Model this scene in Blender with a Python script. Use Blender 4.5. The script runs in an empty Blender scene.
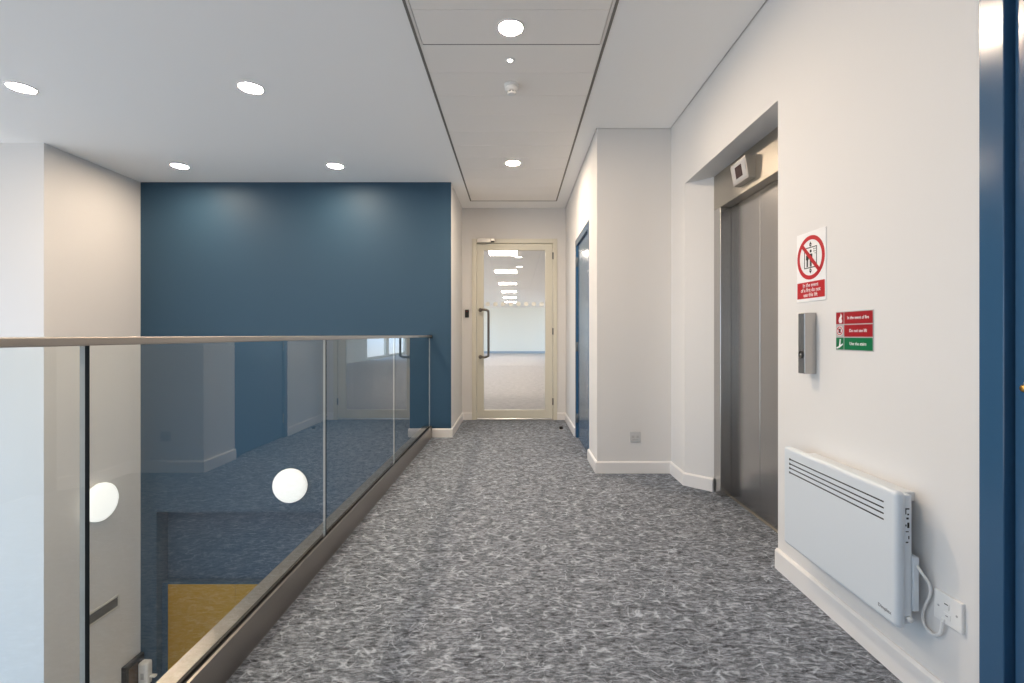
import bpy, bmesh, math
from mathutils import Vector, Matrix
D = bpy.data
S = bpy.context.scene
COL = S.collection
PI = math.pi
EYE = 1.15            # camera height
CEIL = 2.87           # ceiling height
WX = 1.297            # right wall plane
LOW = -3.3            # lower storey floor

# ------------------------------------------------------------------ materials
def new_mat(name):
    m = D.materials.new(name); m.use_nodes = True
    nt = m.node_tree
    return m, nt, nt.nodes['Principled BSDF']

def plain(name, col, rough=.5, metal=0.0, spec=.5, bump=0.0, bscale=200, var=0.0, vscale=3, coat=0):
    m, nt, b = new_mat(name)
    b.inputs['Base Color'].default_value = (*col, 1)
    b.inputs['Roughness'].default_value = rough
    b.inputs['Metallic'].default_value = metal
    b.inputs['Specular IOR Level'].default_value = spec
    if coat: b.inputs['Coat Weight'].default_value = coat; b.inputs['Coat Roughness'].default_value = .08
    tc = nt.nodes.new('ShaderNodeTexCoord')
    if bump:
        n = nt.nodes.new('ShaderNodeTexNoise'); n.inputs['Scale'].default_value = bscale; n.inputs['Detail'].default_value = 4
        bp = nt.nodes.new('ShaderNodeBump'); bp.inputs['Strength'].default_value = bump; bp.inputs['Distance'].default_value = .001
        nt.links.new(tc.outputs['Object'], n.inputs['Vector'])
        nt.links.new(n.outputs['Fac'], bp.inputs['Height']); nt.links.new(bp.outputs['Normal'], b.inputs['Normal'])
    if var:
        n = nt.nodes.new('ShaderNodeTexNoise'); n.inputs['Scale'].default_value = vscale; n.inputs['Detail'].default_value = 3
        mx = nt.nodes.new('ShaderNodeMix'); mx.data_type = 'RGBA'
        mx.inputs['A'].default_value = (*[c*(1-var) for c in col], 1); mx.inputs['B'].default_value = (*[min(1, c*(1+var)) for c in col], 1)
        nt.links.new(tc.outputs['Object'], n.inputs['Vector']); nt.links.new(n.outputs['Fac'], mx.inputs['Factor'])
        nt.links.new(mx.outputs['Result'], b.inputs['Base Color'])
    return m

def emit(name, col, strength, base=(.8, .8, .8)):
    m, nt, b = new_mat(name)
    b.inputs['Base Color'].default_value = (*base, 1)
    b.inputs['Emission Color'].default_value = (*col, 1)
    b.inputs['Emission Strength'].default_value = strength
    return m

def brushed(name, col, rough, axis):
    """stainless steel with fine drawn grain running along one axis"""
    m, nt, b = new_mat(name)
    b.inputs['Metallic'].default_value = 1
    tc = nt.nodes.new('ShaderNodeTexCoord'); mp = nt.nodes.new('ShaderNodeMapping')
    sc = [700, 700, 700]; sc[axis] = 4
    mp.inputs['Scale'].default_value = sc
    n = nt.nodes.new('ShaderNodeTexNoise'); n.inputs['Scale'].default_value = 1; n.inputs['Detail'].default_value = 3
    nt.links.new(tc.outputs['Object'], mp.inputs['Vector']); nt.links.new(mp.outputs['Vector'], n.inputs['Vector'])
    r = nt.nodes.new('ShaderNodeMapRange'); r.inputs['To Min'].default_value = rough*.95; r.inputs['To Max'].default_value = rough*1.06
    nt.links.new(n.outputs['Fac'], r.inputs['Value']); nt.links.new(r.outputs['Result'], b.inputs['Roughness'])
    mx = nt.nodes.new('ShaderNodeMix'); mx.data_type = 'RGBA'
    mx.inputs['A'].default_value = (*[c*.95 for c in col], 1); mx.inputs['B'].default_value = (*[c*1.05 for c in col], 1)
    nt.links.new(n.outputs['Fac'], mx.inputs['Factor']); nt.links.new(mx.outputs['Result'], b.inputs['Base Color'])
    bp = nt.nodes.new('ShaderNodeBump'); bp.inputs['Strength'].default_value = .008; bp.inputs['Distance'].default_value = .001
    nt.links.new(n.outputs['Fac'], bp.inputs['Height']); nt.links.new(bp.outputs['Normal'], b.inputs['Normal'])
    return m

def thin_glass(name, tint, ior=1.52):
    """architectural glass: mirror reflection by angle on the outer faces, straight transmission otherwise"""
    m = D.materials.new(name); m.use_nodes = True; nt = m.node_tree
    for n in list(nt.nodes): nt.nodes.remove(n)
    out = nt.nodes.new('ShaderNodeOutputMaterial')
    tr = nt.nodes.new('ShaderNodeBsdfTransparent'); tr.inputs['Color'].default_value = (*tint, 1)
    gl = nt.nodes.new('ShaderNodeBsdfGlossy'); gl.inputs['Roughness'].default_value = 0.0
    fr = nt.nodes.new('ShaderNodeFresnel'); fr.inputs['IOR'].default_value = ior
    a = nt.nodes.new('ShaderNodeMath'); a.operation = 'MULTIPLY'; a.inputs[1].default_value = 2
    c = nt.nodes.new('ShaderNodeMath'); c.operation = 'ADD'; c.inputs[1].default_value = 1
    d = nt.nodes.new('ShaderNodeMath'); d.operation = 'DIVIDE'
    g = nt.nodes.new('ShaderNodeNewGeometry')
    inv = nt.nodes.new('ShaderNodeMath'); inv.operation = 'SUBTRACT'; inv.inputs[0].default_value = 1
    f = nt.nodes.new('ShaderNodeMath'); f.operation = 'MULTIPLY'
    mx = nt.nodes.new('ShaderNodeMixShader')
    L = nt.links.new
    L(fr.outputs[0], a.inputs[0]); L(fr.outputs[0], c.inputs[0]); L(a.outputs[0], d.inputs[0]); L(c.outputs[0], d.inputs[1])
    L(g.outputs['Backfacing'], inv.inputs[1]); L(d.outputs[0], f.inputs[0]); L(inv.outputs[0], f.inputs[1])
    L(f.outputs[0], mx.inputs[0]); L(tr.outputs[0], mx.inputs[1]); L(gl.outputs[0], mx.inputs[2]); L(mx.outputs[0], out.inputs[0])
    return m

def carpet(name):
    m, nt, b = new_mat(name)
    b.inputs['Roughness'].default_value = 1; b.inputs['Specular IOR Level'].default_value = .08
    N = nt.nodes.new; L = nt.links.new
    tc = N('ShaderNodeTexCoord')
    def mapped(sc, rot=0):
        mp = N('ShaderNodeMapping'); mp.inputs['Scale'].default_value = sc; mp.inputs['Rotation'].default_value = (0, 0, rot)
        L(tc.outputs['Object'], mp.inputs['Vector']); return mp.outputs['Vector']
    def noise(v, scale, det=4, dist=0, rough=.6):
        n = N('ShaderNodeTexNoise'); n.inputs['Scale'].default_value = scale; n.inputs['Detail'].default_value = det
        n.inputs['Distortion'].default_value = dist; n.inputs['Roughness'].default_value = rough
        L(v, n.inputs['Vector']); return n.outputs['Fac']
    def rng(v, a, c, lo, hi):
        r = N('ShaderNodeMapRange'); r.inputs['From Min'].default_value = a; r.inputs['From Max'].default_value = c
        r.inputs['To Min'].default_value = lo; r.inputs['To Max'].default_value = hi; L(v, r.inputs['Value']); return r.outputs['Result']
    def math_(op, x, y):
        n = N('ShaderNodeMath'); n.operation = op
        for i, q in enumerate((x, y)):
            if isinstance(q, (int, float)): n.inputs[i].default_value = q
            else: L(q, n.inputs[i])
        return n.outputs[0]
    patches = rng(noise(mapped((7, 11, 1)), 1.7, 3, .8), .34, .68, 0, 1)          # light and dark areas
    streak = rng(noise(mapped((16, 42, 1)), 1.7, 5, .5, .75), .36, .65, 0, 1)      # short tufted dashes
    yarn = rng(noise(mapped((170, 300, 1)), 1.6, 3, 0, .8), .32, .68, 0, 1)
    w1 = noise(mapped((7, 8, 1), .5), 1.5, 1.0, .5)                               # scribbled pale curves
    line1 = rng(math_('ABSOLUTE', math_('SUBTRACT', w1, .5), 0), 0, .03, 1, 0)
    w2 = noise(mapped((5.5, 10, 1), -.7), 1.7, 1.0, .4)
    line2 = rng(math_('ABSOLUTE', math_('SUBTRACT', w2, .47), 0), 0, .028, 1, 0)
    gate = rng(noise(mapped((9, 9, 1)), 1.9, 2), .42, .60, 0, 1)
    lines = math_('MULTIPLY', math_('MAXIMUM', line1, line2), gate)
    v = math_('ADD', math_('MULTIPLY', patches, .16), math_('MULTIPLY', streak, .46))
    v = math_('ADD', v, math_('MULTIPLY', yarn, .40))
    v = math_('ADD', v, math_('MULTIPLY', math_('MULTIPLY', lines, math_('ADD', math_('MULTIPLY', yarn, .6), .4)), .52))
    cr = N('ShaderNodeValToRGB'); e = cr.color_ramp.elements
    e[0].position = .20; e[0].color = (.032, .036, .043, 1)
    e[1].position = .92; e[1].color = (.52, .57, .66, 1)
    k = e.new(.5); k.color = (.18, .20, .232, 1)
    L(v, cr.inputs['Fac']); L(cr.outputs['Color'], b.inputs['Base Color'])
    bp = N('ShaderNodeBump'); bp.inputs['Strength'].default_value = .35; bp.inputs['Distance'].default_value = .004
    L(math_('ADD', yarn, streak), bp.inputs['Height']); L(bp.outputs['Normal'], b.inputs['Normal'])
    return m

M = {}
M['white'] = plain('white_paint', (.735, .72, .705), .7, spec=.3, bump=.05, bscale=350)
M['ceil'] = plain('ceiling_paint', (.93, .92, .905), .85, spec=.2)
M['tile'] = plain('metal_tile_paint', (.90, .86, .815), .55, spec=.4)
M['tileframe'] = plain('tile_frame_paint', (.76, .72, .68), .5)
M['gap'] = plain('painted_shadow_gap', (.20, .185, .165), .7)
M['skirt'] = plain('gloss_white', (.82, .80, .785), .35, spec=.5)
M['blue'] = plain('blue_wall_paint', (.030, .073, .120), .55, spec=.3, bump=.04, bscale=300)
M['doorblue'] = plain('blue_door_paint', (.034, .10, .195), .18, spec=.6)
M['dark'] = plain('black_plastic', (.012, .012, .013), .4)
M['gasket'] = plain('black_rubber', (.01, .009, .009), .6, spec=.3)
M['carpet'] = carpet('grey_carpet')
M['steel_z'] = brushed('steel_vertical_grain', (.48, .465, .45), .24, 2)
M['steel_y'] = brushed('steel_long_grain', (.44, .41, .36), .40, 1)
M['rail'] = brushed('steel_handrail', (.46, .42, .38), .42, 1)
M['chan'] = brushed('steel_floor_channel', (.40, .365, .33), .30, 1)
M['steel_s'] = brushed('steel_satin', (.55, .53, .50), .33, 0)
M['handle'] = plain('dark_satin_steel', (.22, .20, .17), .35, metal=1)
M['glass'] = thin_glass('balustrade_glass', (.965, .985, .975))
M['dglass'] = thin_glass('door_glass', (.985, .99, .98))
M['gedge'] = plain('shaded_glass_edge', (.003, .005, .006), .5, spec=.1)
M['gedge_l'] = plain('lit_glass_edge', (.42, .44, .43), .3, spec=.3)
M['plastic'] = plain('white_plastic', (.82, .81, .79), .3)
M['greyplastic'] = plain('grey_plastic', (.45, .45, .45), .4)
M['palegrey'] = plain('pale_grey_plastic', (.55, .55, .55), .4)
M['heater'] = plain('heater_enamel', (.66, .705, .745), .28, spec=.5)
M['slot'] = plain('dark_slot', (.02, .021, .022), .6)
M['red'] = plain('sign_red', (.50, .008, .014), .35)
M['darkred'] = plain('action_row_red', (.36, .006, .012), .35)
M['green'] = plain('sign_green', (.0, .16, .055), .35)
M['signwhite'] = plain('sign_white', (.85, .85, .85), .35)
M['black'] = plain('sign_black', (.012, .012, .012), .45)
M['door'] = plain('cream_coated_aluminium', (.70, .67, .565), .4)
M['yellow'] = plain('yellow_laminate', (.36, .195, .002), .45, var=.06)
M['brown'] = plain('brown_board', (.14, .095, .06), .7)
M['grille'] = plain('grille_grey', (.16, .16, .15), .6)
M['grilleframe'] = plain('grille_frame', (.62, .61, .57), .5)
M['officewall'] = plain('office_cream_wall', (.90, .88, .80), .8)
M['officefloor'] = plain('office_carpet', (.50, .47, .46), .95, var=.3, vscale=9)
M['slab'] = plain('concrete_slab', (.5, .5, .5), .8)
M['lowfloor'] = plain('lower_floor_vinyl', (.48, .46, .44), .5)
M['brass'] = plain('brass', (.75, .42, .12), .3, metal=1)
M['down'] = emit('downlight_diffuser', (1.0, .80, .60), 275)
M['downs'] = emit('strip_downlight_diffuser', (1.0, .80, .60), 680)
M['led'] = emit('small_led', (1.0, .93, .82), 8)
M['globe'] = emit('wall_lamp_diffuser', (1.0, .975, .93), .86, (.45, .45, .45))
M['panel'] = emit('led_panel', (1.0, .88, .74), 36.0)
M['screen'] = plain('indicator_screen', (.035, .006, .004), .12)
M['dot'] = plain('frosted_dot', (.92, .90, .82), .6)

# ------------------------------------------------------------------ mesh helpers
class MB:
    def __init__(s): s.bm = bmesh.new(); s.mats = []
    def _mi(s, m):
        if m not in s.mats: s.mats.append(m)
        return s.mats.index(m)
    def _add(s, tmp, m, xf=None, smooth=False):
        mi = s._mi(m)
        if xf is not None: bmesh.ops.transform(tmp, matrix=xf, verts=tmp.verts)
        bmesh.ops.recalc_face_normals(tmp, faces=tmp.faces)
        vm = {v: s.bm.verts.new(v.co) for v in tmp.verts}
        for f in tmp.faces:
            try: nf = s.bm.faces.new([vm[v] for v in f.verts])
            except ValueError: continue
            nf.material_index = mi; nf.smooth = smooth or f.smooth
        tmp.free()
        return s
    def box(s, x0, x1, y0, y1, z0, z1, m, bev=0, seg=2, xf=None):
        t = bmesh.new(); bmesh.ops.create_cube(t, size=1)
        for v in t.verts:
            v.co = Vector(((x0+x1)/2 + v.co.x*(x1-x0), (y0+y1)/2 + v.co.y*(y1-y0), (z0+z1)/2 + v.co.z*(z1-z0)))
        if bev: bmesh.ops.bevel(t, geom=t.edges[:], offset=bev, segments=seg, affect='EDGES', profile=.5)
        return s._add(t, m, xf, smooth=False)
    def prism(s, pts, a, b, m, xf=None, bev=0):
        """polygon pts in local (u, v), extruded w from a to b"""
        t = bmesh.new()
        lo = [t.verts.new((p[0], p[1], a)) for p in pts]; hi = [t.verts.new((p[0], p[1], b)) for p in pts]
        n = len(pts); t.faces.new(lo[::-1]); t.faces.new(hi)
        for i in range(n): t.faces.new((lo[i], lo[(i+1) % n], hi[(i+1) % n], hi[i]))
        if bev: bmesh.ops.bevel(t, geom=t.edges[:], offset=bev, segments=2, affect='EDGES', profile=.5)
        return s._add(t, m, xf)
    def hexa(s, v8, m, bev=0):
        """box from eight corners: bottom loop then top loop"""
        t = bmesh.new(); v = [t.verts.new(p) for p in v8]
        for q in ((3, 2, 1, 0), (4, 5, 6, 7), (0, 1, 5, 4), (1, 2, 6, 5), (2, 3, 7, 6), (3, 0, 4, 7)): t.faces.new([v[i] for i in q])
        if bev: bmesh.ops.bevel(t, geom=t.edges[:], offset=bev, segments=2, affect='EDGES', profile=.5)
        return s._add(t, m)
    def lathe(s, prof, m, xf=None, n=40, smooth=True):
        """profile [(r, w)] turned about local w axis"""
        t = bmesh.new(); rings = []
        for r, w in prof:
            if r < 1e-6: rings.append([t.verts.new((0, 0, w))])
            else: rings.append([t.verts.new((r*math.cos(2*PI*i/n), r*math.sin(2*PI*i/n), w)) for i in range(n)])
        for A, B in zip(rings, rings[1:]):
            for i in range(n):
                j = (i+1) % n
                if len(A) == 1 and len(B) == 1: continue
                if len(A) == 1: t.faces.new((A[0], B[i], B[j]))
                elif len(B) == 1: t.faces.new((A[i], B[0], A[j]))
                else: t.faces.new((A[i], B[i], B[j], A[j]))
        return s._add(t, m, xf, smooth)
    def ring(s, cx, cy, r0, r1, a, b, m, xf=None, n=48):
        X = Matrix.Translation((cx, cy, 0))
        if xf is not None: X = xf @ X
        return s.lathe([(r0, a), (r1, a), (r1, b), (r0, b), (r0, a)], m, X, n, False)
    def disc(s, cx, cy, r, a, b, m, xf=None, n=48):
        return s.prism([(cx+r*math.cos(2*PI*i/n), cy+r*math.sin(2*PI*i/n)) for i in range(n)], a, b, m, xf)
    def tube(s, pts, r, m, n=12, sub=6):
        P = [Vector(p) for p in pts]
        if sub > 1:
            Q = []
            for i in range(len(P)-1):
                p0 = P[max(i-1, 0)]; p1 = P[i]; p2 = P[i+1]; p3 = P[min(i+2, len(P)-1)]
                for k in range(sub):
                    t = k/sub
                    Q.append(.5*((2*p1)+(p2-p0)*t+(2*p0-5*p1+4*p2-p3)*t*t+(3*p1-p0-3*p2+p3)*t**3))
            Q.append(P[-1]); P = Q
        t = bmesh.new(); rings = []; up = None
        for i, p in enumerate(P):
            d = (P[min(i+1, len(P)-1)]-P[max(i-1, 0)]).normalized()
            if up is None: up = d.orthogonal().normalized()
            else: up = (up-d*up.dot(d)).normalized()
            q = d.cross(up)
            rings.append([t.verts.new(p+up*r*math.cos(2*PI*k/n)+q*r*math.sin(2*PI*k/n)) for k in range(n)])
        for A, B in zip(rings, rings[1:]):
            for k in range(n): t.faces.new((A[k], A[(k+1) % n], B[(k+1) % n], B[k]))
        t.faces.new(rings[0][::-1]); t.faces.new(rings[-1])
        return s._add(t, m, smooth=True)
    def text(s, txt, cx, cy, height, w, m, xf, squeeze=1.0, depth=.0004, bold=.0):
        c = D.curves.new('t', 'FONT'); c.body = txt; c.align_x = 'CENTER'; c.align_y = 'CENTER'; c.size = height
        c.resolution_u = 3; c.offset = bold*height
        o = D.objects.new('t', c); COL.objects.link(o)
        bpy.context.view_layer.update()
        me = D.meshes.new_from_object(o.evaluated_get(bpy.context.evaluated_depsgraph_get()))
        D.objects.remove(o); D.curves.remove(c)
        t = bmesh.new(); t.from_mesh(me); D.meshes.remove(me)
        g = bmesh.ops.extrude_face_region(t, geom=t.faces[:])
        for v in [x for x in g['geom'] if isinstance(x, bmesh.types.BMVert)]: v.co.z += depth
        return s._add(t, m, xf @ Matrix.Translation((cx, cy, w)) @ Matrix.Diagonal((squeeze, 1, 1, 1)))

WL = {}
def wl(o): return WL.get(o.name, Vector((0, 0, 0)))
def link(name, mb, parent=None, loc=None, label=None, smooth_angle=True):
    """one mesh object; geometry given in world coordinates"""
    base = wl(parent) if parent else (Vector(loc) if loc is not None else Vector((0, 0, 0)))
    bmesh.ops.translate(mb.bm, verts=mb.bm.verts, vec=-base)
    me = D.meshes.new(name); mb.bm.to_mesh(me); mb.bm.free()
    for m in mb.mats: me.materials.append(m)
    o = D.objects.new(name, me); COL.objects.link(o)
    if parent: o.parent = parent
    else: o.location = base
    WL[o.name] = base
    if label: o['label'] = label
    return o
def thing(name, label, cat, loc, group=None):
    o = D.objects.new(name, None); o.empty_display_size = .1; COL.objects.link(o); o.location = loc
    WL[o.name] = Vector(loc); o['label'] = label; o['category'] = cat
    if group: o['group'] = group
    return o
def tag(o, label, cat, group=None):
    o['label'] = label; o['category'] = cat
    if group: o['group'] = group
    return o
def struct(name, mb, label=None, cat=None, loc=None):
    o = link(name, mb, loc=loc); o['kind'] = 'structure'
    if label: o['label'] = label; o['category'] = cat
    return o
def sroot(name, label, cat, loc):
    o = thing(name, label, cat, loc); o['kind'] = 'structure'; return o

# local frame on the right wall: u towards the camera, v up, w out of the wall
def wall_frame(y, z, x=WX):
    return Matrix(((0, 0, -1, x), (-1, 0, 0, y), (0, 1, 0, z), (0, 0, 0, 1)))
# local frame on a wall that faces the camera: u right, v up, w towards the camera
def front_frame(x, y, z):
    return Matrix(((1, 0, 0, x), (0, 0, -1, y), (0, 1, 0, z), (0, 0, 0, 1)))
# frame on the left wall, facing +x : u away from the camera
def left_frame(x, y, z):
    return Matrix(((0, 0, 1, x), (1, 0, 0, y), (0, 1, 0, z), (0, 0, 0, 1)))
def down_frame(x, y, z):   # w points down
    return Matrix(((1, 0, 0, x), (0, -1, 0, y), (0, 0, -1, z), (0, 0, 0, 1)))

# ------------------------------------------------------------------ room shell
YB = -5.0            # back end of the hall
XL = -7.5            # far left of the void
YBL = 5.361          # blue wall
YD = 6.455           # glass door wall
TOP = 2.98
W = M['white']
# upper floor
f = MB().box(-1.06, 1.64, YB, YD+.06, -.02, 0, M['carpet'])
struct('floor', f, 'grey flecked carpet of the landing', 'floor')
f = MB().box(-1.06, 1.64, YB, YD+.06, -.34, -.02, M['slab'])
struct('floor_slab', f, 'slab edge below the landing carpet', 'floor')
struct('floor_lower', MB().box(XL-.2, 1.64, YB, 5.8, LOW-.1, LOW, M['lowfloor']), 'floor of the storey below', 'floor')
# ceiling: plaster margins around the tiled strip
c = MB()
c.box(XL-.2, -.580, YB, YBL-.002, CEIL, CEIL+.06, M['ceil'])
c.box(-.722, -.580, YBL-.002, 6.11, CEIL, CEIL+.06, M['ceil'])
c.box(-.722, .672, 6.11, YD-.002, CEIL, CEIL+.06, M['ceil'])
c.box(.530, WX-.009, YB, 3.959, CEIL, CEIL+.06, M['ceil'])
c.box(.530, .672, 3.959, 6.11, CEIL, CEIL+.06, M['ceil'])
struct('ceiling', c, 'plain plaster ceiling around the tiled strip', 'ceiling')
struct('ceiling_cover', MB().box(XL-.2, 1.64, YB-.2, YD+.1, CEIL+.1, CEIL+.14, M['slab']), 'unseen cover slab added above the ceiling to stop light leaks', 'ceiling')  # out-of-view slab added to block light leaking through the ceiling gaps
# strip of long metal tiles
t = MB()
y = 2.516 - .3*26
while y < 6.09:
    y1 = min(y+.3, 6.095)
    x0, x1 = (-.548, .498) if y1 < 2.83 else (-.566, .516)
    t.box(x0, x1, y+.0012, y1-.0012, CEIL-.001, CEIL+.02, M['tile'], .0015, 1)
    y += .3
struct('ceiling_tile', t, 'strip of long metal ceiling tiles over the landing', 'ceiling')
t = MB()
t.box(-.566, -.551, YB, 2.812, CEIL-.002, CEIL+.02, M['tileframe'])
t.box(.501, .516, YB, 2.812, CEIL-.002, CEIL+.02, M['tileframe'])
struct('trim_1', t, 'access frame beside the near ceiling tiles', 'trim')
t = MB()   # dark strips coloured as the shade in the gap round the tiles
t.box(-.582, -.567, YB, 6.11, CEIL-.003, CEIL+.03, M['gap'])
t.box(.517, .532, YB, 6.11, CEIL-.003, CEIL+.03, M['gap'])
t.box(-.567, .517, 6.096, 6.11, CEIL-.003, CEIL+.03, M['gap'])
t.box(-.548, .498, 2.8125, 2.8195, CEIL-.0015, CEIL+.02, M['gap'])
struct('trim_2', t, 'dark strip coloured as the shadow gap around the tiled strip', 'trim')

# right wall with the lift niche and the near blue door opening
NY0, NY1, NZ = 2.352, 3.647, 2.31
w = MB()
XB = 1.64
w.box(WX, XB, YB, .33, 0, TOP, W)
w.box(WX, XB, .33, 1.329, 2.215, TOP, W)
w.box(WX, XB, 1.329, NY0, 0, TOP, W)
w.box(WX, XB, NY0, NY1, NZ, TOP, W)
w.box(WX, XB, NY1, 3.967, 0, TOP, W)
I3 = Matrix.Identity(4)
w.prism([(WX, NY1), (1.457, 3.496), (XB, 3.496), (XB, NY1)], 0, NZ, W)
w.prism([(WX, NY0), (XB, NY0), (XB, 2.47), (1.457, 2.47)], 0, NZ, W)
struct('wall_right', w, 'white wall on the right with the lift niche', 'wall')
w = MB()
w.box(.680, XB, 3.967, 4.40, 0, TOP, W)
w.box(.680, .93, 4.40, 5.395, 2.215, TOP, W)
w.box(.680, .93, 5.395, YD+.15, 0, TOP, W)
struct('wall_corridor', w, 'white projecting wall between the lift and the glass door', 'wall')
w = MB()
w.box(-.90, -.586, YD, YD+.12, 0, TOP, W)
w.box(.561, .68, YD, YD+.12, 0, TOP, W)
w.box(-.586, .561, YD, YD+.12, 2.45, TOP, W)
struct('wall_end', w, 'white end wall around the glazed door', 'wall')
# blue feature wall (two storeys) with the recess below
RX0, RX1, RZ, RY = -4.043, -1.35, -.843, 5.533
w = MB(); B = M['blue']
w.box(-4.223, -.7245, YBL, 5.80, RZ, TOP, B)
w.box(-4.223, RX0, YBL, 5.80, LOW, RZ, B)
w.box(RX1, 1.64, YBL, 5.80, LOW, -.345, B)
w.box(RX0, RX1, RY, 5.80, LOW, RZ, B)
struct('wall_far', w, 'dark blue feature wall across the void', 'wall')
struct('wall_return', MB().box(-.7243, -.7235, YBL, YD, 0, TOP, W).box(-.90, -.7245, 5.80, YD, 0, TOP, W), 'white return wall beside the blue wall', 'wall')
YF = 4.262
w = MB(); w.box(-4.40, -4.223, YF+.2, 5.80, LOW, TOP, W); w.box(XL, -4.223, YF, YF+.2, LOW, TOP, W)
struct('wall_left', w, 'white wall on the left of the void', 'wall')
# lower storey wall below the landing
struct('wall_lower', MB().box(1.5, 1.64, YB, YBL, LOW, -.345, W), 'wall below the landing', 'wall')
# glazed walls behind the camera and far left (openings for daylight)
w = MB()
def holed(mb, ax, p0, p1, a0, a1, z0, z1, holes, m):
    """wall slab with rectangular holes (a0, a1, z0, z1), holes ordered along a and not overlapping"""
    def b(u0, u1, v0, v1):
        if u1-u0 < 1e-4 or v1-v0 < 1e-4: return
        if ax == 'y': mb.box(u0, u1, p0, p1, v0, v1, m)
        else: mb.box(p0, p1, u0, u1, v0, v1, m)
    cur = a0
    for h in holes:
        b(cur, h[0], z0, z1); b(h[0], h[1], z0, h[2]); b(h[0], h[1], h[3], z1); cur = h[1]
    b(cur, a1, z0, z1)
HB = [(-7.2, -4.6, -2.6, 2.3)]
HL = [(-4.4, -1.6, -2.6, 2.3), (-1.2, 1.2, -2.6, 2.3), (1.5, 4.1, -2.6, 2.3)]
holed(w, 'y', YB-.2, YB, XL-.2, XB, LOW, TOP, HB, W)
struct('wall_back', w, 'wall with tall openings behind the camera', 'wall')
w = MB(); holed(w, 'x', XL-.2, XL, YB, YF+.2, LOW, TOP, HL, W)
struct('wall_side', w, 'wall with tall openings left of the void', 'wall')
def window_frames(n, ax, p, holes):
    for h in holes:
        n += 1; mb = MB()
        a0, a1, z0, z1 = h
        def b(u0, u1, v0, v1):
            if ax == 'y': mb.box(u0, u1, p-.06, p-.01, v0, v1, M['doorblue'])
            else: mb.box(p-.06, p-.01, u0, u1, v0, v1, M['doorblue'])
        e = .05
        b(a0, a0+e, z0, z1); b(a1-e, a1, z0, z1); b(a0+e, a1-e, z0, z0+e); b(a0+e, a1-e, z1-e, z1)
        m_ = (a0+a1)/2; b(m_-.025, m_+.025, z0+e, z1-e)
        struct('window_%d' % n, mb)
    return n
nW = window_frames(0, 'y', YB-.05, HB); nW = window_frames(nW, 'x', XL-.05, HL)

# skirting boards
SK = M['skirt']; T = .016; H = .098
def skirt(name, paths):
    mb = MB()
    for pts in paths:
        # mitred offset to the left of the path direction
        n = len(pts); off = []
        dirs = [(Vector(pts[i+1])-Vector(pts[i])).normalized() for i in range(n-1)]
        for i in range(n):
            if i == 0: nv = Vector((-dirs[0].y, dirs[0].x)); k = 1
            elif i == n-1: nv = Vector((-dirs[-1].y, dirs[-1].x)); k = 1
            else:
                a = Vector((-dirs[i-1].y, dirs[i-1].x)); b_ = Vector((-dirs[i].y, dirs[i].x)); nv = (a+b_).normalized(); k = 1/max(.3, nv.dot(a))
            off.append(nv*k)
        for i in range(n-1):
            p, q = Vector(pts[i]), Vector(pts[i+1]); po, qo = off[i], off[i+1]
            def P(pt, o, d, z): r = pt+o*d; return (r.x, r.y, z)
            lo = [P(p, po, 0, 0), P(q, qo, 0, 0), P(q, qo, T, 0), P(p, po, T, 0)]
            mid = [P(p, po, 0, H-.010), P(q, qo, 0, H-.010), P(q, qo, T, H-.010), P(p, po, T, H-.010)]
            hi = [P(p, po, 0, H), P(q, qo, 0, H), P(q, qo, T*.5, H), P(p, po, T*.5, H)]
            mb.hexa(lo+mid, SK); mb.hexa(mid+hi, SK)
    return struct(name, mb)
skirt('baseboard_right', [[(WX, 1.331), (WX, NY0)], [(1.4545, 3.4985), (WX, NY1), (WX, 3.967), (.680, 3.967), (.680, 4.400)], [(.680, 5.395), (.680, YD), (.563, YD)], [(WX, YB), (WX, .33)]])
skirt('baseboard_far', [[(-.588, YD), (-.7235, YD), (-.7235, YBL), (-.938, YBL)]])

# ------------------------------------------------------------------ glass balustrade
GX0, GX1 = -.975, -.963      # glass thickness
ch = thing('balustrade_channel', 'long stainless steel floor channel that holds the glass balustrade', 'balustrade base', (-.99, 2.5, 0))
RAIL = [ch]
m = MB()
m.prism([(-.945, 0), (-.945, .126), (-.955, .126), (-.955, .02), (-.985, .02), (-.985, .126), (-1.045, .126), (-1.045, 0)], -5.352, 3.0, M['chan'],
        Matrix(((1, 0, 0, 0), (0, 0, -1, 0), (0, 1, 0, 0), (0, 0, 0, 1))))
link('channel', m, ch)
m = MB().box(-.963, -.955, -3.0, 5.345, .03, .124, M['gasket'])
link('rubber_gasket', m, ch)
link('rubber_gasket', MB().box(-.985, -.975, -3.0, 5.345, .03, .124, M['gasket']), ch)
joints = [-1.65, -.29, 1.084, 2.438, 3.806, 5.335]
names = ['clear glass balustrade panel nearest the camera, left of the first dark joint',
         'clear glass balustrade panel second from the camera, with the two round lamps behind it',
         'clear glass balustrade panel third from the camera, mirroring the glazed door',
         'clear glass balustrade panel farthest away, butting against the blue wall']
for i in range(1, 5):
    y0, y1 = joints[i]+.006, joints[i+1]-.006
    g = thing('glass_panel', names[i-1], 'glass panel', ((GX0+GX1)/2, (y0+y1)/2, .03), 'glass balustrade panels')
    mb = MB().box(GX0, GX1, y0, y1, .03, 1.1255, M['glass'])
    mb.mats += [M['gedge'], M['gedge_l']]  # glass edges: shade painted on the camera-side ends, brightness on the far ends
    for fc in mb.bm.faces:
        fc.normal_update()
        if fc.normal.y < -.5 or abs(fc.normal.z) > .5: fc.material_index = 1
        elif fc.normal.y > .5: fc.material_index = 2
    link('pane', mb, g); RAIL.append(g)
hr = thing('handrail', 'slim flat stainless steel handrail capping the glass balustrade', 'handrail', (-.969, 2.5, 1.126))
RAIL.append(hr)
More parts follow.
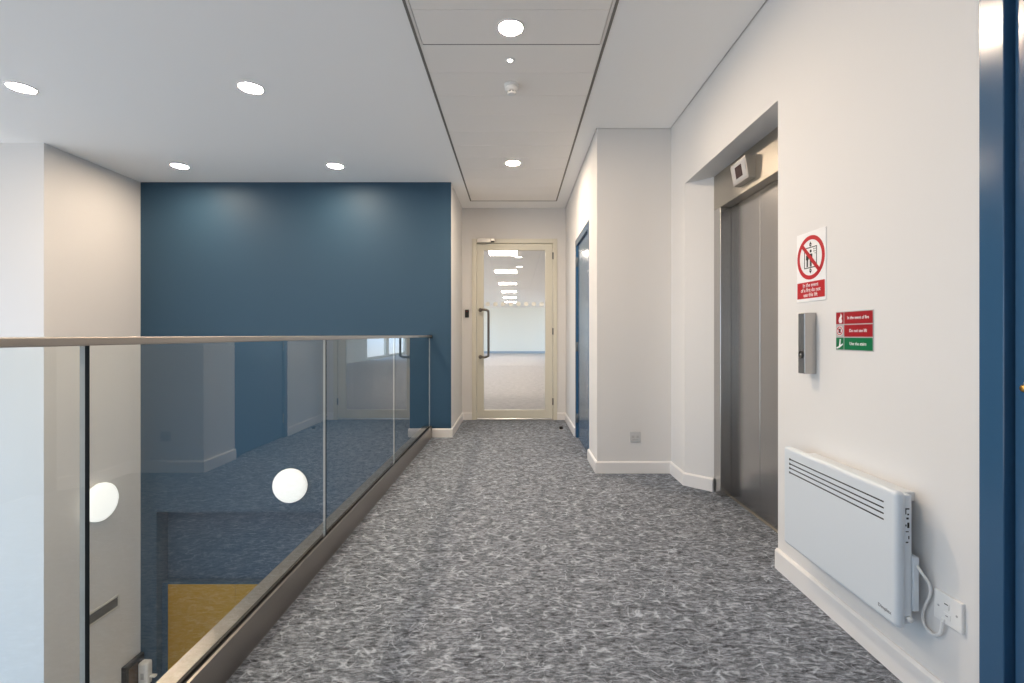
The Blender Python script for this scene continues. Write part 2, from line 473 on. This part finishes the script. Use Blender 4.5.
m = MB().box(-.992, -.946, -1.7, 5.348, 1.1258, 1.1455, M['rail'], .0025)
link('rail', m, hr)
m = MB().box(-.996, -.942, 5.345, 5.357, 1.112, 1.150, M['gasket'], .002)
link('wall_flange', m, hr, label='dark end bracket on the blue wall')
TH = -.005                       # the balustrade runs very slightly off the wall line
for o in RAIL:
    p = Vector(o.location); q = Vector((0, 4.4, 0))
    o.location = q + Matrix.Rotation(TH, 3, 'Z') @ (p-q); o.rotation_euler.z = TH

# ------------------------------------------------------------------ ceiling fittings
def downlight(x, y, r, label, group, em, name='downlight', z=CEIL):
    o = thing(name, label, 'ceiling light', (x, y, z), group)
    X = down_frame(x, y, z)
    link('trim_ring', MB().lathe([(r*.82, -.002), (r*.86, .006), (r*.97, .004), (r, 0), (r, -.002)], M['plastic'], X), o)
    link('diffuser', MB().lathe([(r*.83, -.001), (r*.83, .003), (0, .0032)], em, X, 32, False), o)
    return o
G = 'downlights in the plaster ceiling over the void'
downlight(-3.437, 3.31, .090, 'round recessed downlight at the far left edge of the ceiling, nearer row', G, M['down'])
downlight(-1.841, 3.31, .090, 'round recessed downlight nearer row, right of its neighbour, over the void', G, M['down'])
downlight(-3.415, 4.84, .090, 'round recessed downlight close to blue wall, over its left corner', G, M['down'])
downlight(-1.832, 4.84, .090, 'round recessed downlight close to blue wall, over its right half', G, M['down'])
G = 'downlights in the tiled ceiling strip'
downlight(-.027, 2.662, .078, 'large bright round downlight in the nearer tiles of ceiling strip', G, M['downs'], z=CEIL-.001)
downlight(-.027, 4.755, .078, 'round downlight in the far tiles of ceiling strip, before glass door', G, M['downs'], z=CEIL-.001)
G = 'unseen downlights added over the near end of the void'
for yy, wo in ((1.78, 'just ahead of the camera'), (.25, 'beside the camera')):  # out-of-view lamps added for their light, continuing the ceiling grid
    downlight(-3.45, yy, .090, 'unseen round recessed downlight added high over the void %s, on its far left' % wo, G, M['down'])
    downlight(-1.85, yy, .090, 'unseen round recessed downlight added high over the void %s, close to the landing' % wo, G, M['down'])
# emergency LED
o = thing('emergency_light', 'tiny round emergency light in the ceiling strip between downlight and detector', 'emergency light', (-.034, 2.977, CEIL-.001))
X = down_frame(-.034, 2.977, CEIL-.001)
link('bezel', MB().lathe([(.014, 0), (.016, .004), (.030, .003), (.032, 0)], M['plastic'], X), o)
link('lens', MB().lathe([(.015, 0), (.014, .006), (.008, .010), (0, .011)], M['led'], X, 24), o)
# smoke detector
o = thing('smoke_detector', 'white smoke detector hanging under the ceiling tiles', 'smoke detector', (-.027, 3.27, CEIL-.001))
X = down_frame(-.027, 3.27, CEIL-.001)
link('base', MB().lathe([(0, 0), (.052, 0), (.052, .012), (.047, .016), (0, .016)], M['plastic'], X), o)
link('sensor_head', MB().lathe([(.044, .016), (.047, .021), (.047, .034), (.040, .042), (.031, .045), (.031, .047)], M['plastic'], X), o)
mb = MB()
for k in range(8):
    a = 2*PI*k/8
    mb.box(.024, .030, -.003, .003, .045, .060, M['plastic'], xf=X @ Matrix.Rotation(a, 4, 'Z'))
mb.lathe([(.022, .045), (.022, .058)], M['greyplastic'], X).lathe([(.030, .058), (.030, .064), (.02, .067), (0, .067)], M['plastic'], X)
link('vented_cap', mb, o)

# ------------------------------------------------------------------ wall lamps below
def wall_lamp(label, X, loc):
    o = thing('wall_lamp', label, 'wall light', loc, 'round lamps on the lower walls')
    link('back_plate', MB().lathe([(0, 0), (.180, 0), (.186, .01), (.186, .035), (.178, .04), (.17, .04)], M['plastic'], X), o)
    link('diffuser', MB().lathe([(.1885, .022), (.190, .04), (.186, .062), (.172, .078), (.14, .088), (0, .092)], M['globe'], X, 48), o)
wall_lamp('round glowing wall lamp on the blue wall above the recess', front_frame(-2.522, YBL, -.534), (-2.522, YBL, -.534))
wall_lamp('round glowing wall lamp on white side wall, seen through near glass joint', left_frame(-4.223, 4.80, -.534), (-4.223, 4.80, -.534))
# vent grille on the left wall
X = left_frame(-4.223, 4.84, -1.672)
o = thing('vent_grille', 'long narrow grey vent grille low on the white side wall', 'vent', (-4.223, 4.84, -1.672))
mb = MB()
for a in ((-.225, .225, .050, .070), (-.225, .225, -.070, -.050), (-.225, -.205, -.05, .05), (.205, .225, -.05, .05)):
    mb.box(a[0], a[1], a[2], a[3], 0, .012, M['grilleframe'], .002, 1, X)
link('frame', mb, o)
mb = MB()
mb.box(-.205, .205, -.05, .05, 0, .003, M['slot'], xf=X)
for k in range(5): mb.box(-.205, .205, -.046+.02*k, -.034+.02*k, .003, .008, M['grille'], xf=X)
link('louvres', mb, o)
# black framed board and white dispenser, down in the corner
o = thing('notice_board', 'black framed board low on white side wall in the corner below', 'board', (-4.223, 5.225, -2.75))
X = left_frame(-4.223, 5.225, -2.75)
mb = MB()
for a in ((-.13, .13, .285, .335), (-.13, .13, -.335, -.285), (-.13, -.085, -.285, .285), (.085, .13, -.285, .285)):
    mb.box(a[0], a[1], a[2], a[3], 0, .05, M['dark'], .004, 1, X)
link('frame', mb, o)
link('board', MB().box(-.085, .085, -.285, .285, 0, .012, M['brown'], xf=X), o)
o = thing('wall_dispenser', 'white rounded dispenser with dark window on the blue wall corner below', 'dispenser', (-4.135, YBL, -2.62))
X = front_frame(-4.135, YBL, -2.62)
link('casing', MB().box(-.055, .055, -.13, .13, 0, .09, M['plastic'], .025, 3, X), o)
link('window', MB().box(-.018, .018, -.05, .02, .088, .092, M['greyplastic'], .0015, 1, X), o)
link('nozzle', MB().box(.055, .12, -.05, -.025, .02, .06, M['plastic'], .008, 2, X), o)
# yellow cupboard in the recess
cb = thing('yellow_cupboard', 'row of yellow cupboard doors set in blue surround within lower recess', 'cupboard', (-2.7, 5.49, LOW))
UF, UT = 5.444, -1.683
mb = MB().box(RX0, RX1, UF, RY, UT-.018, UT, M['blue'], .001, 1)
mb.box(RX0, -3.978, UF, RY, LOW, UT-.018, M['blue']).box(-3.978, RX1, UF+.02, RY, LOW, UT-.018, M['blue'])
link('carcass', mb, cb)
x = -3.974
while x < RX1-.3:
    x1 = min(x+.770, RX1-.01)
    link('cupboard_door', MB().box(x, x1-.004, UF-.002, UF+.018, LOW+.1, UT-.020, M['yellow'], .0015, 1), cb)
    x = x1

# ------------------------------------------------------------------ glazed end door
d = sroot('door_1', 'tall glazed door with cream frame at the far end of the landing', 'door', (-.012, YD, 0))
FR = M['door']
yf0, yf1 = YD-.022, YD+.10
mb = MB()
mb.box(-.588, -.527, yf0, yf1, 0, 2.452, FR, .003, 1).box(.507, .563, yf0, yf1, 0, 2.452, FR, .003, 1).box(-.527, .507, yf0, yf1, 2.392, 2.452, FR, .003, 1)
link('frame', mb, d)
mb = MB()
ly0, ly1 = YD-.008, YD+.04
mb.box(-.522, -.430, ly0, ly1, .022, 2.387, FR, .002, 1).box(.402, .502, ly0, ly1, .022, 2.387, FR, .002, 1)
mb.box(-.430, .402, ly0, ly1, 2.296, 2.387, FR, .002, 1).box(-.430, .402, ly0, ly1, .022, .133, FR, .002, 1)
leaf = link('door_leaf', mb, d)
link('pane', MB().box(-.430, .402, YD+.012, YD+.020, .133, 2.296, M['dglass']), leaf)
mb = MB()
for k in range(8):
    mb.lathe([(.031, 0), (.031, .0015), (0, .0015)], M['dot'], front_frame(-.377+.1044*k, YD+.0115, 1.570), 24, False)
link('manifestation_dots', mb, leaf, label='row of frosted dots across the glass')
hx0, hx1 = -.475, -.362
yh = YD-.008
hb = MB().tube([(hx0, yh, 1.489), (hx0+.005, yh-.05, 1.489), (hx0+.03, yh-.07, 1.489), (hx1-.05, yh-.075, 1.489), (hx1-.012, yh-.075, 1.476), (hx1, yh-.075, 1.44),
               (hx1, yh-.075, 1.17), (hx1, yh-.075, .90), (hx1-.012, yh-.075, .866), (hx1-.05, yh-.075, .853), (hx0+.03, yh-.07, .853), (hx0+.005, yh-.05, .853), (hx0, yh, .853)], .0155, M['handle'], 14, 5)
for z in (1.489, .853): hb.lathe([(0, 0), (.026, 0), (.026, .005), (0, .006)], M['handle'], front_frame(hx0, yh, z))
link('pull_handle', hb, leaf, label='long D shaped steel pull handle')
mb = MB().box(-.515, -.335, yf0-.045, yf0, 2.392, 2.450, M['steel_s'], .004)
dc = link('door_closer', mb, d)
link('closer_arm', MB().box(-.335, -.275, yf0-.040, yf0-.004, 2.412, 2.446, M['steel_s'], .003).box(-.33, -.29, yf0-.035, yf0-.01, 2.40, 2.412, M['dark']), dc)
for z in (2.22, 1.2, .25):
    link('hinge', MB().lathe([(0, -.045), (.009, -.045), (.009, .045), (0, .045)], M['grille'], Matrix.Translation((.5045, yf0-.004, z)), 16), d)
link('threshold', MB().box(-.527, .507, YD-.02, YD+.06, .0, .012, M['steel_s'], .002, 1), d)

# office beyond the door
OY = 29.7; OX0, OX1 = -5.0, 5.0
struct('floor_office', MB().box(OX0, OX1, YD+.06, OY, -.02, 0, M['officefloor']), 'pale carpet of the room behind the glazed door', 'floor')
struct('ceiling_office', MB().box(OX0, OX1, YD+.12, OY, CEIL, CEIL+.05, M['tile']), 'ceiling of the room behind the glazed door', 'ceiling')
w = MB().box(OX0, OX1, OY, OY+.1, 0, CEIL, M['officewall'])
w.box(OX0, -.90, YD, YD+.12, 0, CEIL, W).box(.68, OX1, YD+.15, YD+.2, 0, CEIL, W)
struct('wall_office', w, 'cream walls of the room behind the glazed door', 'wall')
HO = [(9+3.4*k, 11.9+3.4*k, .5 if k < 4 else .12, 2.6 if k < 4 else 2.8) for k in range(6)]
w = MB(); holed(w, 'x', OX0-.2, OX0, YD, OY, 0, CEIL, HO, M['officewall'])
struct('wall_office_side', w)
HR = [(21.6, 24.6, .12, 2.8), (25.2, 28.6, .12, 2.8)]  # openings added to throw more daylight on the far office wall
w = MB(); holed(w, 'x', OX1, OX1+.1, YD, OY, 0, CEIL, HR, M['officewall'])
struct('wall_office_right', w)
struct('baseboard_office', MB().box(OX0, OX1, OY-.02, OY, 0, .14, plain('office_skirting', (.35, .42, .5), .5)))
ords = ['nearest of the square ceiling panels seen through the glazed door', 'second square ceiling panel seen through the glazed door', 'third square ceiling panel seen through the glazed door',
        'fourth square ceiling panel seen through the glazed door', 'fifth square ceiling panel seen through the glazed door', 'farthest square ceiling panel seen through the glazed door']
for k, yy in enumerate((9.96, 12.9, 15.87, 18.9, 21.8, 24.8)):
    o = thing('ceiling_panel_light', 'glowing white LED light, '+ords[k], 'ceiling light', (-.26, yy, CEIL), 'square panel lights in the room beyond')
    link('frame', MB().box(-.565, .045, yy-.305, yy+.305, CEIL-.006, CEIL, M['plastic']), o)
    link('diffuser', MB().box(-.55, .03, yy-.29, yy+.29, CEIL-.009, CEIL-.006, M['panel']), o)
G = 'small round lights in the room beyond'
downlight(.065, 10.5, .095, 'small round ceiling light just beyond the glazed door, upper one', G, M['led'])
downlight(.10, 11.98, .095, 'small round ceiling light beyond the glazed door, lower one', G, M['led'])

# card reader and doorstop
o = thing('card_reader', 'small black card reader on the white wall left of glazed door', 'card reader', (-.657, YD, 1.44))
X = front_frame(-.657, YD, 1.44)
link('body', MB().box(-.027, .027, -.053, .053, 0, .02, M['dark'], .005, 2, X), o)
link('status_light', MB().box(-.006, .006, .03, .035, .0195, .0205, M['red'], xf=X), o)
o = thing('door_stop', 'small black rubber doorstop on the carpet before the glazed door', 'door stop', (.556, 5.80, 0))
link('buffer', MB().lathe([(.022, .004), (.022, .026), (.017, .034), (0, .036)], M['gasket'], Matrix.Translation((.556, 5.80, 0)), 20), o)
link('base', MB().lathe([(0, 0), (.025, 0), (.025, .004), (.018, .006)], M['steel_s'], Matrix.Translation((.556, 5.80, 0)), 20), o)

# ------------------------------------------------------------------ blue doors on the right
def blue_door(name, label, x, y0, y1, ztop, hinge_far, lever=True):
    r = sroot(name, label, 'door', (x, (y0+y1)/2, 0))
    FW = .068
    mb = MB()
    xo, xi = x-.004, x+.12
    BL = M['doorblue']
    mb.box(xo, xi, y0, y0+FW, 0, ztop, BL, .002, 1).box(xo, xi, y1-FW, y1, 0, ztop, BL, .002, 1).box(xo, xi, y0+FW, y1-FW, ztop-FW, ztop, BL, .002, 1)
    link('frame', mb, r)
    lf = link('door_leaf', MB().box(x+.016, x+.060, y0+FW+.009, y1-FW-.009, .008, ztop-FW-.007, BL, .002, 1), r)
    # rebate strips seen as the dark joint
    mb = MB().box(x+.03, x+.10, y0+FW, y0+FW+.006, 0, ztop-FW, M['gasket']).box(x+.03, x+.10, y1-FW-.006, y1-FW, 0, ztop-FW, M['gasket']).box(x+.03, x+.10, y0+FW+.006, y1-FW-.006, ztop-FW-.005, ztop-FW, M['gasket'])
    link('door_seal', mb, r)
    yh_ = y1-FW-.003 if hinge_far else y0+FW+.003
    for z in (.22, 1.02, ztop-.25):
        link('hinge', MB().lathe([(0, -.05), (.007, -.05), (.007, .05), (0, .05)], M['grille'], Matrix.Translation((x+.008, yh_, z)), 14), r)
    yl = y0+FW+.092 if hinge_far else y1-FW-.092
    sgn = 1 if hinge_far else -1
    if not lever: return r
    X = Matrix(((0, 0, -1, x+.016), (-1, 0, 0, yl), (0, 1, 0, 1.03), (0, 0, 0, 1)))
    hb = MB().lathe([(0, 0), (.026, 0), (.026, .007), (0, .008)], M['steel_s'], X)
    hb.tube([(x+.016, yl, 1.03), (x-.03, yl, 1.03), (x-.042, yl+sgn*.015, 1.03), (x-.042, yl+sgn*.11, 1.03)], .009, M['steel_s'], 12, 4)
    link('lever_handle', hb, lf)
    link('lock_cylinder', MB().lathe([(0, 0), (.009, 0), (.009, .004), (.007, .006), (0, .006)], M['brass'], Matrix(((0, 0, -1, x+.016), (-1, 0, 0, yl-sgn*.059), (0, 1, 0, 1.012), (0, 0, 0, 1))), 18), lf)
    return r
blue_door('door_2', 'blue painted door in the corridor wall beside the glazed door', .680, 4.40, 5.395, 2.215, True, False)
blue_door('door_3', 'blue painted door and frame at the right edge, nearest the camera', WX, .33, 1.329, 2.215, False)

# ------------------------------------------------------------------ lift entrance
lf = thing('lift_entrance', 'brushed stainless steel lift doors and frame set in the white niche', 'lift', (1.5, 2.983, 0))
FX, DX = 1.457, 1.532
oy0, oy1, fy0, fy1 = 2.583, 3.383, 2.470, 3.496
OH = 2.061
SZ = M['steel_z']; SY = M['steel_y']
link('jamb', MB().box(FX, XB, fy0, oy0, 0, OH, SZ, .002, 1), lf)
link('jamb', MB().box(FX, XB, oy1, fy1, 0, OH, SZ, .002, 1), lf)
link('header', MB().box(FX, XB, fy0, fy1, OH, NZ, SY, .002, 1), lf)
link('door_panel', MB().box(DX, DX+.04, 2.9845, oy1-.004, .006, OH+.02-.022, SZ, .0015, 1), lf)
link('door_panel', MB().box(DX, DX+.04, oy0+.004, 2.9815, .006, OH+.02-.022, SZ, .0015, 1), lf)
link('sill', MB().box(DX-.012, XB, oy0, oy1, 0, .005, SY, .001, 1), lf)
link('shaft_backing', MB().box(XB-.03, XB, oy0, oy1, .005, OH, M['slot']), lf)
# lift position indicator
o = thing('lift_indicator', 'wedge shaped steel floor indicator with dark screen above the lift doors', 'lift indicator', (FX, 2.985, 2.17))
iy0, iy1, z0, z1 = 2.884, 3.084, EYE+.957, EYE+1.093
xt, xb = 1.390, 1.412
link('housing', MB().hexa([(xb, iy0, z0), (FX, iy0, z0), (FX, iy1, z0), (xb, iy1, z0), (xt, iy0, z1), (FX, iy0, z1), (FX, iy1, z1), (xt, iy1, z1)], M['steel_s'], .003), o)
# screen lies on the sloping front
nrm = Vector((-(z1-z0), 0, -(xb-xt))).normalized(); up = Vector((xt-xb, 0, z1-z0)).normalized(); rt = Vector((0, -1, 0))
cen = Vector(((xt+xb)/2, (iy0+iy1)/2, (z0+z1)/2))
nn = rt.cross(up)
X = Matrix(((rt.x, up.x, nn.x, cen.x), (rt.y, up.y, nn.y, cen.y), (rt.z, up.z, nn.z, cen.z), (0, 0, 0, 1)))
link('face_plate', MB().box(-.088, .088, -.058, .058, 0, .002, M['greyplastic'], .0008, 1, X), o, label='pale grey face plate')
link('screen', MB().box(-.042, .042, -.036, .036, .002, .0032, M['screen'], .0005, 1, X), o)

# ------------------------------------------------------------------ signs and call station
o = thing('prohibition_sign', 'white portrait sign with red no-lift circle, above steel call station', 'sign', (WX, 2.087, 1.45))
X = wall_frame(2.087, EYE+.300)
mb = MB().box(-.1025, .1025, -.153, .154, 0, .0035, M['signwhite'], .0012, 1, X)
link('plate', mb, o)
mb = MB()
cy = .040
mb.ring(0, cy, .0785, .0965, .0035, .0042, M['red'], X)
L_ = .083
mb.box(-L_, L_, -.0085, .0085, .0046, .0052, M['red'], xf=X @ Matrix.Translation((0, cy, 0)) @ Matrix.Rotation(-PI/4, 4, 'Z'))
mb.box(-.0965, .0965, -.138, -.066, .0035, .0042, M['red'], xf=X)
link('red_marking', mb, o)
mb = MB(); K = M['black']; a, b = .0036, .0043
bw, bh = .0445, .046
for (u0, u1, v0, v1) in ((-bw, bw, bh-.004, bh), (-bw, bw, -bh, -bh+.004), (-bw, -bw+.004, -bh, bh), (bw-.004, bw, -bh, bh)):
    mb.box(u0, u1, cy+v0, cy+v1, a, b, K, xf=X)
for s in (1, -1):       # arrows above and below the car
    vv = cy+s*.057
    mb.prism([(-.009, vv), (.009, vv), (0, vv+s*.013)][::s], a, b, K, X)
    mb.prism([(-.009, vv-s*.002+s*0), (.009, vv-s*.002), (0, vv-s*.010)][::-s], a, b, K, X)
for (pu, sc) in ((-.022, .85), (.002, 1.0)):      # two standing figures
    mb.disc(pu, cy+.032*sc-.004, .0066*sc, a, b, K, X, 20)
    mb.prism([(pu-.010*sc, cy+.020*sc-.004), (pu+.010*sc, cy+.020*sc-.004), (pu+.011*sc, cy-.008), (pu+.006*sc, cy-.008), (pu+.006*sc, cy-.040), (pu+.001, cy-.040), (pu+.001, cy-.012),
              (pu-.001, cy-.012), (pu-.001, cy-.040), (pu-.006*sc, cy-.040), (pu-.006*sc, cy-.008), (pu-.011*sc, cy-.008)], a, b, K, X)
for k in range(3):       # buttons inside the car
    for q in range(2):
        if q == 0 and k == 0: continue
        mb.box(.022+.009*q, .026+.009*q, cy+.012+.010*k, cy+.017+.010*k, a, b, K, xf=X)
link('pictogram', mb, o)
mb = MB()
for k, tx in enumerate(('In the event', 'of a fire do not', 'use this lift')):
    mb.text(tx, 0, -.0805-.0215*k, .0245, .0042, M['signwhite'], X, .92, bold=.012)
link('lettering', mb, o)

o = thing('fire_action_sign', 'small landscape sign with two red rows above one green row', 'sign', (WX, 1.822, 1.166))
X = wall_frame(1.822, EYE+.016)
link('plate', MB().box(-.101, .101, -.077, .077, 0, .003, M['greyplastic'], .001, 1, X), o)
rows = [(.0275, .0735, M['darkred'], 'In the event of fire', .86), (-.0225, .0235, M['darkred'], 'Do not use lift', .9), (-.0735, -.0265, M['green'], 'Use the stairs', .9)]
SW = M['signwhite']
for v0, v1, mt, tx, sx in rows:
    rw = link('sign_row', MB().box(-.051, .098, v0, v1, .003, .0036, mt, xf=X), o, label='green row' if mt == M['green'] else 'red row')
    link('lettering', MB().text(tx, .0235, (v0+v1)/2, .0175, .0036, SW, X, sx, bold=.012), rw)
link('symbol_square', MB().box(-.098, -.055, .0275, .0735, .003, .0036, M['darkred'], xf=X), o)
link('symbol_square', MB().box(-.098, -.055, -.0735, -.0265, .003, .0036, M['green'], xf=X), o)
mb = MB()
a, b = .0036, .0042
# flame, crossed-out lift, stair arrow
mb.prism([(-.078, .031), (-.066, .031), (-.062, .040), (-.067, .050), (-.063, .058), (-.070, .070), (-.072, .060), (-.080, .052), (-.083, .040)], a, b, SW, X)
mb.disc(-.0765, .0005, .0195, a, b, SW, X, 32)
mb.ring(-.0765, .0005, .0135, .0175, b, b+.0003, M['red'], X, 32)
mb.box(-.0065, .0065, -.009, .009, b, b+.0003, M['black'], xf=X @ Matrix.Translation((-.0765, .0005, 0)))
mb.box(-.0155, .0155, -.0018, .0018, b+.0003, b+.0006, M['red'], xf=X @ Matrix.Translation((-.0765, .0005, 0)) @ Matrix.Rotation(-PI/4, 4, 'Z'))
mb.prism([(-.096, -.066), (-.080, -.060), (-.076, -.032), (-.0705, -.032), (-.073, -.056), (-.060, -.049), (-.058, -.054), (-.077, -.066), (-.094, -.071)], a, b, SW, X)
link('symbol', mb, o)

o = thing('lift_call_station', 'slim stainless steel lift call box with a round button, under the prohibition sign', 'call button', (WX, 2.075, 1.11))
z0, z1 = EYE-.168, EYE+.096
link('housing', MB().box(1.245, WX, 2.050, 2.098, z0, z1, M['steel_z'], .003, 2), o)
X = wall_frame(2.074, EYE-.085, 1.245)
bt = link('call_button', MB().lathe([(0, 0), (.0165, 0), (.0165, .003), (.0135, .004), (.0135, .0035), (0, .0035)], M['dark'], X), o)
link('button_mark', MB().lathe([(0, .0035), (.0045, .0035), (.0045, .0042), (0, .0043)], M['steel_s'], X, 20), bt)

# ------------------------------------------------------------------ panel heater
h = thing('panel_heater', 'white electric panel heater mounted low on the right wall', 'heater', (1.25, 1.80, .23))
hy0, hy1, hz0, hz1 = 1.485, 2.117, .230, .660
HE = M['heater']
mb = MB().box(1.190, 1.222, hy0, hy1, hz0, hz1, HE, .016, 5)
link('front_panel', mb, h)
mb = MB().box(1.214, 1.243, hy0+.007, hy1-.004, hz0+.012, hz1-.012, HE, .004, 2)
link('casing', mb, h)
mb = MB().box(1.243, 1.262, hy0+.002, hy0+.10, .285, .455, HE, .003, 2)
link('terminal_box', mb, h)
for z in (hz1-.050, hz0+.06):
    link('wall_bracket', MB().box(1.243, WX, hy0+.06, hy1-.06, z, z+.03, HE, .002, 1), h)
mb = MB()
for z in (.611, .591, .573, .554):
    mb.box(1.1893, 1.1925, 1.538, 2.066, z-.0028, z+.0028, M['slot'], .001, 1)
    mb.box(1.1888, 1.1915, 2.060, 2.069, z-.0048, z+.0048, M['slot'], .001, 1)
link('outlet_slots', mb, h)
mb = MB().text('Dimplex', 0, 0, .016, 0, M['slot'], Matrix(((0, 0, -1, 1.1899), (-1, 0, 0, 1.535), (0, 1, 0, .268), (0, 0, 0, 1))), 1.0)
link('lettering', mb, h)
mb = MB()   # control marks on the near end
E = Matrix(((1, 0, 0, 1.228), (0, 0, -1, hy0+.007), (0, 1, 0, 0), (0, 0, 0, 1)))
for (u0, u1, v0, v1) in ((-.006, .006, .603, .607), (-.006, -.0035, .588, .603), (.000, .005, .585, .590), (-.003, .004, .572, .578), (.0, .006, .545, .562), (-.006, -.003, .55, .556), (-.005, .004, .532, .535), (.003, .006, .51, .52), (-.005, .003, .498, .502)):
    mb.box(u0, u1, v0, v1, 0, .0008, M['slot'], xf=E)
link('control_marks', mb, h)
link('thermostat_knob', MB().lathe([(0, 0), (.009, 0), (.0075, .012), (0, .0125)], M['plastic'], Matrix(((1, 0, 0, 1.231), (0, 0, -1, hy0+.007), (0, 1, 0, .262), (0, 0, 0, 1))), 20), h)
cable = [(1.255, 1.492, .432), (1.262, 1.480, .412), (1.280, 1.474, .380), (1.285, 1.475, .347), (1.285, 1.492, .304), (1.285, 1.503, .270), (1.285, 1.496, .238), (1.285, 1.465, .229), (1.285, 1.440, .248), (1.284, 1.432, .290)]
link('power_cable', MB().tube(cable, .0042, M['plastic'], 10, 7), h)

# fused spur beside the heater
o = thing('fused_spur', 'white square fused spur on the wall right of the heater', 'socket', (WX, 1.418, .329))
X = wall_frame(1.418, .329)
link('face_plate', MB().box(-.046, .046, -.045, .045, 0, .0105, M['plastic'], .003, 2, X), o)
link('switch', MB().box(-.008, .008, .002, .022, .0100, .0145, M['plastic'], .0015, 1, X).box(-.006, .006, .017, .020, .0145, .0148, M['slot'], xf=X), o)
link('fuse_carrier', MB().box(-.012, .012, -.026, -.008, .0100, .0125, M['plastic'], .001, 1, X).box(-.004, .004, -.018, -.016, .0125, .0128, M['slot'], xf=X), o)
for u in (-.030, .030): link('screw', MB().lathe([(0, 0), (.0035, 0), (.003, .0012), (0, .0014)], M['greyplastic'], X @ Matrix.Translation((u, 0, .0103)), 14), o)
link('cable_outlet', MB().lathe([(0, 0), (.007, 0), (.006, .003), (0, .003)], M['plastic'], X @ Matrix.Translation((-.014, -.036, .0103)), 16), o)

# data socket on the projecting wall
o = thing('data_socket', 'small grey square socket low on the projecting white wall', 'socket', (.997, 3.967, .302))
X = front_frame(.997, 3.967, .302)
link('face_plate', MB().box(-.043, .043, -.043, .043, 0, .009, M['palegrey'], .003, 2, X), o)
for u in (-.019, .019):
    link('outlet', MB().box(u-.010, u+.010, -.008, .012, .0085, .0102, M['greyplastic'], .001, 1, X), o)
link('label_strip', MB().box(-.025, .025, -.026, -.018, .0088, .0096, M['greyplastic'], xf=X), o)

# ------------------------------------------------------------------ daylight, camera, view
wd = D.worlds.new('sky'); S.world = wd; wd.use_nodes = True
bg = wd.node_tree.nodes['Background']
bg.inputs['Strength'].default_value = 1.0
# hazy bright sky above the horizon, pale sunlit paving below it
wn = wd.node_tree.nodes; wlk = wd.node_tree.links
wtc = wn.new('ShaderNodeTexCoord'); wsx = wn.new('ShaderNodeSeparateXYZ'); wrp = wn.new('ShaderNodeValToRGB')
wmr = wn.new('ShaderNodeMapRange'); wmr.inputs['From Min'].default_value = -.06; wmr.inputs['From Max'].default_value = .06
wlk.new(wtc.outputs['Generated'], wsx.inputs[0]); wlk.new(wsx.outputs['Z'], wmr.inputs['Value'])
wmx = wn.new('ShaderNodeMix'); wmx.data_type = 'RGBA'
wmx.inputs['A'].default_value = (2.0, 2.05, 2.1, 1); wmx.inputs['B'].default_value = (1.95, 2.85, 4.0, 1)
wlk.new(wmr.outputs['Result'], wmx.inputs['Factor']); wlk.new(wmx.outputs['Result'], bg.inputs['Color'])
def portal(name, ax, p, h, sign):
    l = D.lights.new(name, 'AREA'); l.shape = 'RECTANGLE'; l.size = h[1]-h[0]; l.size_y = h[3]-h[2]; l.cycles.is_portal = True
    o = D.objects.new(name, l); COL.objects.link(o)
    zc = (h[2]+h[3])/2; ac = (h[0]+h[1])/2
    if ax == 'y': o.location = (ac, p, zc); o.rotation_euler = (PI/2, 0, 0)         # faces +y
    else: o.location = (p, ac, zc); o.rotation_euler = (PI/2, 0, -PI/2)              # faces +x
    return o
for hh in HB: portal('daylight_opening', 'y', YB-.12, hh, 1)
for hh in HL: portal('daylight_opening', 'x', XL-.12, hh, 1)
for hh in HO: portal('daylight_opening', 'x', OX0-.12, hh, 1)

for hh in HR: portal('daylight_opening', 'x', OX1+.12, hh, 1).rotation_euler = (PI/2, 0, PI/2)

cam = D.cameras.new('camera'); cam.sensor_width = 36; cam.sensor_fit = 'HORIZONTAL'
cam.lens = 476/1024*36; cam.shift_x = -3.5/1024; cam.shift_y = -6.5/1024; cam.clip_start = .02
co = D.objects.new('camera', cam); COL.objects.link(co); co.location = (0, 0, EYE); co.rotation_euler = (PI/2, 0, 0)
S.camera = co
v = S.view_settings; v.view_transform = 'Standard'; v.look = 'None'; v.gamma = 1; v.use_curve_mapping = False; v.exposure = 0.12
S.cycles.use_denoising = True
S.cycles.sample_clamp_indirect = 6
S.cycles.max_bounces = 14; S.cycles.diffuse_bounces = 8; S.cycles.glossy_bounces = 5; S.cycles.transparent_max_bounces = 16
S.cycles.caustics_reflective = False
